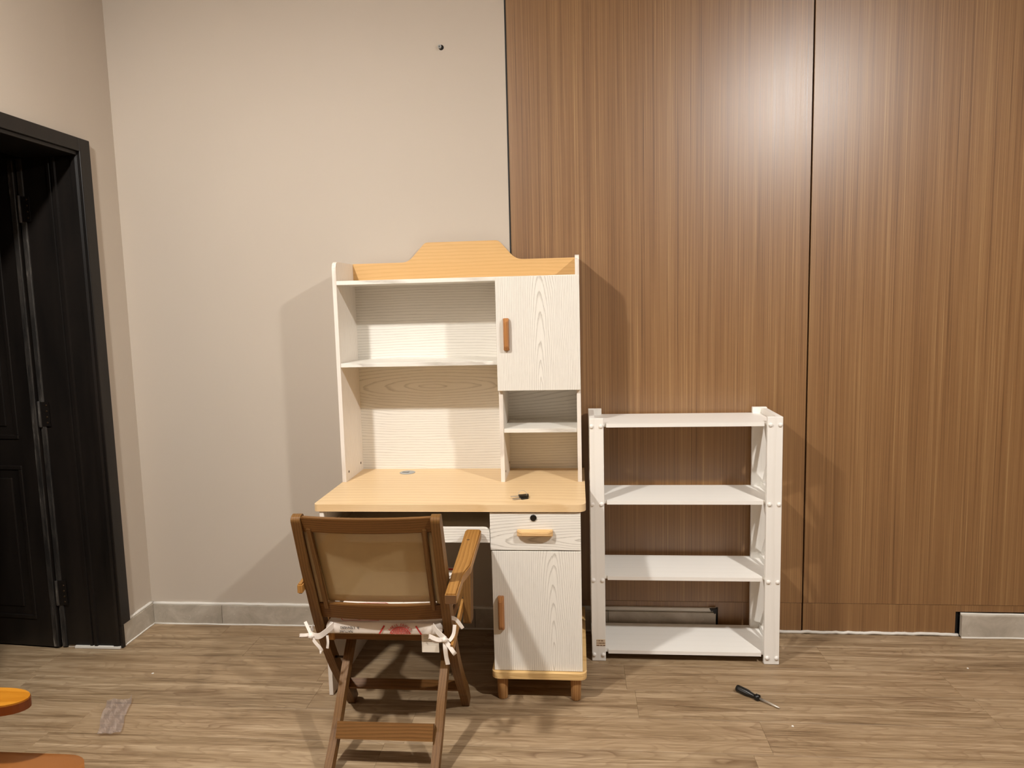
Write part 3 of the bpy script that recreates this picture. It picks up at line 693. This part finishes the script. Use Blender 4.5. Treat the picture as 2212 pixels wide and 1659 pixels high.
# ties: knotted round both posts
KR = Vector((1.606, -.945, .412)); KL = Vector((1.192, -.945, .416))
def kp(k, *pts): return [tuple(k + Vector(p)) for p in pts]
ribbon('tie', [(1.560, -.915, .440), (1.580, -.940, .428)] + kp(KR, (0, -.012, .003)), .020, CUSH, Q, (0, 0, 1))
ribbon('tie', kp(KR, (0, -.012, 0), (-.022, -.022, .004), (-.046, -.018, .012), (-.050, -.010, .004), (-.028, -.012, -.006), (0, -.012, 0)), .013, CUSH, Q, (0, .3, 1))
ribbon('tie', kp(KR, (0, -.012, 0), (.014, -.020, -.016), (.030, -.026, -.036), (.033, -.018, -.046), (.022, -.014, -.034), (.004, -.010, -.008)), .013, CUSH, Q, (.8, .3, .6))
ribbon('tie', kp(KR, (0, -.012, -.002), (.002, -.020, -.026), (.004, -.018, -.055), (.008, -.016, -.082)), .014, CUSH, Q, (1, 0, 0))
ribbon('tie', kp(KR, (0, -.012, .002), (.014, -.010, -.004), (.026, 0, .012), (.030, .008, .040)), .011, CUSH, Q, (1, .2, 0))
ribbon('tie', [(1.616, -.905, .490), (1.618, -.925, .474), (1.640, -.930, .466), (1.662, -.936, .440)], .013, CUSH, Q, (0, .4, 1), twist=.8)
ribbon('tie', [(1.232, -.912, .436), (1.212, -.940, .424)] + kp(KL, (0, -.014, 0), (-.030, -.006, .004), (-.034, .03, .01)), .020, CUSH, Q, (0, 0, 1))
ribbon('tie', kp(KL, (-.026, -.010, .004), (-.045, -.012, .002), (-.066, -.006, -.002), (-.064, .0, -.010), (-.042, -.006, -.006), (-.026, -.010, .0)), .010, CUSH, Q, (0, .3, 1))
ribbon('tie', kp(KL, (-.028, -.010, .006), (-.038, -.004, .022), (-.050, .004, .040)), .010, CUSH, Q, (.6, .6, .2))
ribbon('tie', kp(KL, (-.024, -.012, 0), (-.012, -.022, -.014), (.006, -.028, -.030), (.012, -.026, -.044), (.004, -.022, -.050)), .011, CUSH, Q, (.5, 0, .8))
ribbon('tie', kp(KL, (.028, -.012, .002), (.030, -.014, -.020), (.026, -.012, -.042)), .008, CUSH, Q, (1, 0, 0))
for k in (KR, KL + Vector((-.025, 0, 0))):
    bm = bmesh.new(); bmesh.ops.create_uvsphere(bm, u_segments=12, v_segments=8, radius=.010)
    for v in bm.verts: v.co *= 1 + .18 * math.sin(v.co.x * 900 + v.co.z * 700)
    from_bm('tie_knot', bm, CUSH, Q, tuple(k + Vector((0, -.014, 0))), smooth=True)
def m_label():
    t = NT('care_label_print'); sp = t.n('ShaderNodeSeparateXYZ', {0: t.vec()}); z = sp.outputs[2]; x = sp.outputs[0]
    a = t.noise(t.vec(scale=(900, 1, 300)), 1, 2); ln = t.math('GREATER_THAN', t.math('SINE', t.math('MULTIPLY', z, 1100)), .45)
    zone = t.math('MULTIPLY', t.math('GREATER_THAN', z, -.010), t.math('LESS_THAN', t.math('ABSOLUTE', x), .021))
    ink = t.math('MULTIPLY', t.math('MULTIPLY', ln, zone), t.ramp(a, [(.4, (.2, .2, .2, 1)), (.55, (.8, .8, .8, 1))]))
    return t.fin(t.mix(ink, lin('#e4dccd'), lin('#77706a')), .8)
box('care_label', 1.517, 1.574, -.899, -.8985, .338, .408, m_label(), Q, bev=0)

# ------------------------------------------------------------------ tan armchair at the near left
A_ = empty('tan_armchair', (.62, -1.93, 0), 'tan leather armchair with glossy orange wooden arms beside the dark doorway', 'chair')
bm = bmesh.new(); bm_prism(bm, rnd([(.40, -2.20), (.915, -2.20), (.915, -1.645), (.40, -1.645)], [.03, .07, .07, .03], 8), 'z', .385, .452)
bmesh.ops.bevel(bm, geom=[e for e in bm.edges if e.calc_face_angle(0) > 1.2], offset=.022, segments=4, affect='EDGES')
from_bm('seat', bm, LEATHER, A_, smooth=True)
box('seat_frame', .42, .88, -2.18, -1.665, .345, .388, ORLEG, A_, bev=.004)
bm = bmesh.new(); bm_prism(bm, rnd([(.34, .44), (.40, .44), (.33, .86), (.27, .86)], .025, 5), 'y', -2.19, -1.66); from_bm('backrest', bm, LEATHER, A_)
for yy in (-1.70, -2.145):
    for xx, lean_ in ((.845, .02), (.43, -.05)):
        bm = bmesh.new(); bm_prism(bm, [(xx - .018 + lean_, .001), (xx + .018 + lean_, .001), (xx + .024, .36), (xx - .024, .36)], 'y', yy - .02, yy + .02); from_bm('leg', bm, ORLEG, A_)
for yc, sgn in ((-1.668, 1), (-2.178, -1)):
    hw = .042
    ol = [(.30, yc - hw * .6), (.58, yc - hw)] + [(.700 + .080 * math.cos(a), yc + hw * 1.0 * math.sin(a)) for a in [-PI / 2 + PI * i / 14 for i in range(15)]] + [(.58, yc + hw), (.30, yc + hw * .6)]
    ab = prism('armrest', ol, 'z', .578, .5985, ORLEG, A_, bev=.002, seg=2)
    cx_, cy_ = .55, yc
    sub(prism('arm_top', [(cx_ + (x - cx_) * .995, cy_ + (y - cy_) * .97) for x, y in ol], 'z', .598, .602, ORW, None, bev=.0015, seg=2), ab)
    box('arm_post', .60, .635, yc - .014, yc + .014, .36, .579, ORLEG, A_, bev=.003)
    box('side_rail', .40, .64, yc - .012, yc + .012, .43, .462, ORLEG, A_, bev=.003)

# ------------------------------------------------------------------ small things
T = empty('screwdriver', (2.69, -.545, 0), 'short screwdriver with fluted black handle lying on the floor', 'screwdriver')
p0, p1 = Vector((2.620, -.490, .0135)), Vector((2.7475, -.607, .0045)); ax = (p1 - p0).normalized(); rotm = ax.to_track_quat('Z', 'Y').to_matrix()
bm = bmesh.new(); n = 48; rings = []
for r, h in ((.010, 0), (.0125, .003), (.013, .012), (.013, .045), (.0095, .060), (.008, .072), (.0085, .076), (.012, .078), (.0125, .084), (.012, .092), (.006, .094)):
    flute = .10 if .006 < h < .06 else 0
    rings.append([bm.verts.new(((r * (1 - flute * (1 - abs(math.cos(3 * 2 * PI * i / n))))) * math.cos(2 * PI * i / n), (r * (1 - flute * (1 - abs(math.cos(3 * 2 * PI * i / n))))) * math.sin(2 * PI * i / n), h)) for i in range(n)])
for a, b in zip(rings, rings[1:]):
    for i in range(n): bm.faces.new([a[i], a[(i + 1) % n], b[(i + 1) % n], b[i]])
bm.faces.new(rings[0][::-1]); bm.faces.new(rings[-1]); bmesh.ops.rotate(bm, verts=bm.verts, cent=(0, 0, 0), matrix=rotm)
from_bm('handle', bm, BLKP, T, tuple(p0), smooth=True, center=False)
lathe('shaft', [(.0042, .09), (.0042, .158), (.003, .168), (.001, .173)], STEEL, T, tuple(p0), rot=rotm, n=16)

def m_clear():
    t = NT('clear_film'); tr = t.n('ShaderNodeBsdfTransparent', {'Color': (.97, .94, .93, 1)}); gl = t.n('ShaderNodeBsdfGlossy', {'Color': (1, 1, 1, 1), 'Roughness': .12}); df_ = t.n('ShaderNodeBsdfDiffuse', {'Color': (.75, .70, .68, 1)})
    m1 = t.n('ShaderNodeMixShader', {0: .11, 1: tr.outputs[0], 2: df_.outputs[0]}); m2 = t.n('ShaderNodeMixShader', {0: .10, 1: m1.outputs[0], 2: gl.outputs[0]})
    t.t.links.new(m2.outputs[0], t.t.nodes['Material Output'].inputs['Surface']); return t.m
c4 = [Vector((.237, -.685, 0)), Vector((.325, -.668, 0)), Vector((.420, -.880, 0)), Vector((.352, -.905, 0))]
def film(u, v):
    p = (c4[0] * (1 - u) + c4[1] * u) * (1 - v) + (c4[3] * (1 - u) + c4[2] * u) * v
    z = .004 + .006 * abs(math.sin(7 * u + 5 * v)) + .005 * abs(math.sin(11 * v - 6 * u + 1)) + .004 * v * (1 - u) + (.012 if (u > .95 and v < .06) else 0)
    return (p.x + .004 * math.sin(9 * v), p.y + .005 * math.sin(7 * u), z)
wr = grid_surface('plastic_wrapper', film, 12, 22, .0008, m_clear(), None, smooth=False); tag(wr, 'crumpled clear plastic wrapper lying on the floor by the tan armchair', 'wrapper')
for (x, y, s), lab in zip(((2.761, -.71, .004), (3.555, -.279, .0035), (.285, -.466, .0045)), ('tiny white paint chip on the floor near the screwdriver', 'tiny pale paint chip on the floor before the grey wall tile', 'tiny white paint chip on the floor near the black door frame')):
    bm = bmesh.new(); bm_prism(bm, [(x - s, y - s * .6), (x + s * .8, y - s), (x + s, y + s * .5), (x - s * .3, y + s)], 'z', .0002, .0022); tag(from_bm('paint_chip', bm, CAPW, None), lab, 'paint chip')
WPg = empty('wall_plug', (1.486, 0, 2.555), 'grey plastic wall plug half pulled from a dark drill hole high on the wall', 'wall plug')
lathe('drill_hole', [(.0, 0), (.011, 0), (.011, .0008), (.0, .0008)], VOID, WPg, (1.488, 0, 2.552), axis='y', n=18)
lathe('plug', [(.006, 0), (.0065, .012), (.0075, .013), (.0075, .015), (.004, .015), (.004, .008)], GREYPL, WPg, (1.484, -.0005, 2.552), axis='y', n=16)

# remove the helper bookkeeping
for o in bpy.data.objects:
    if '_w' in o: del o['_w']
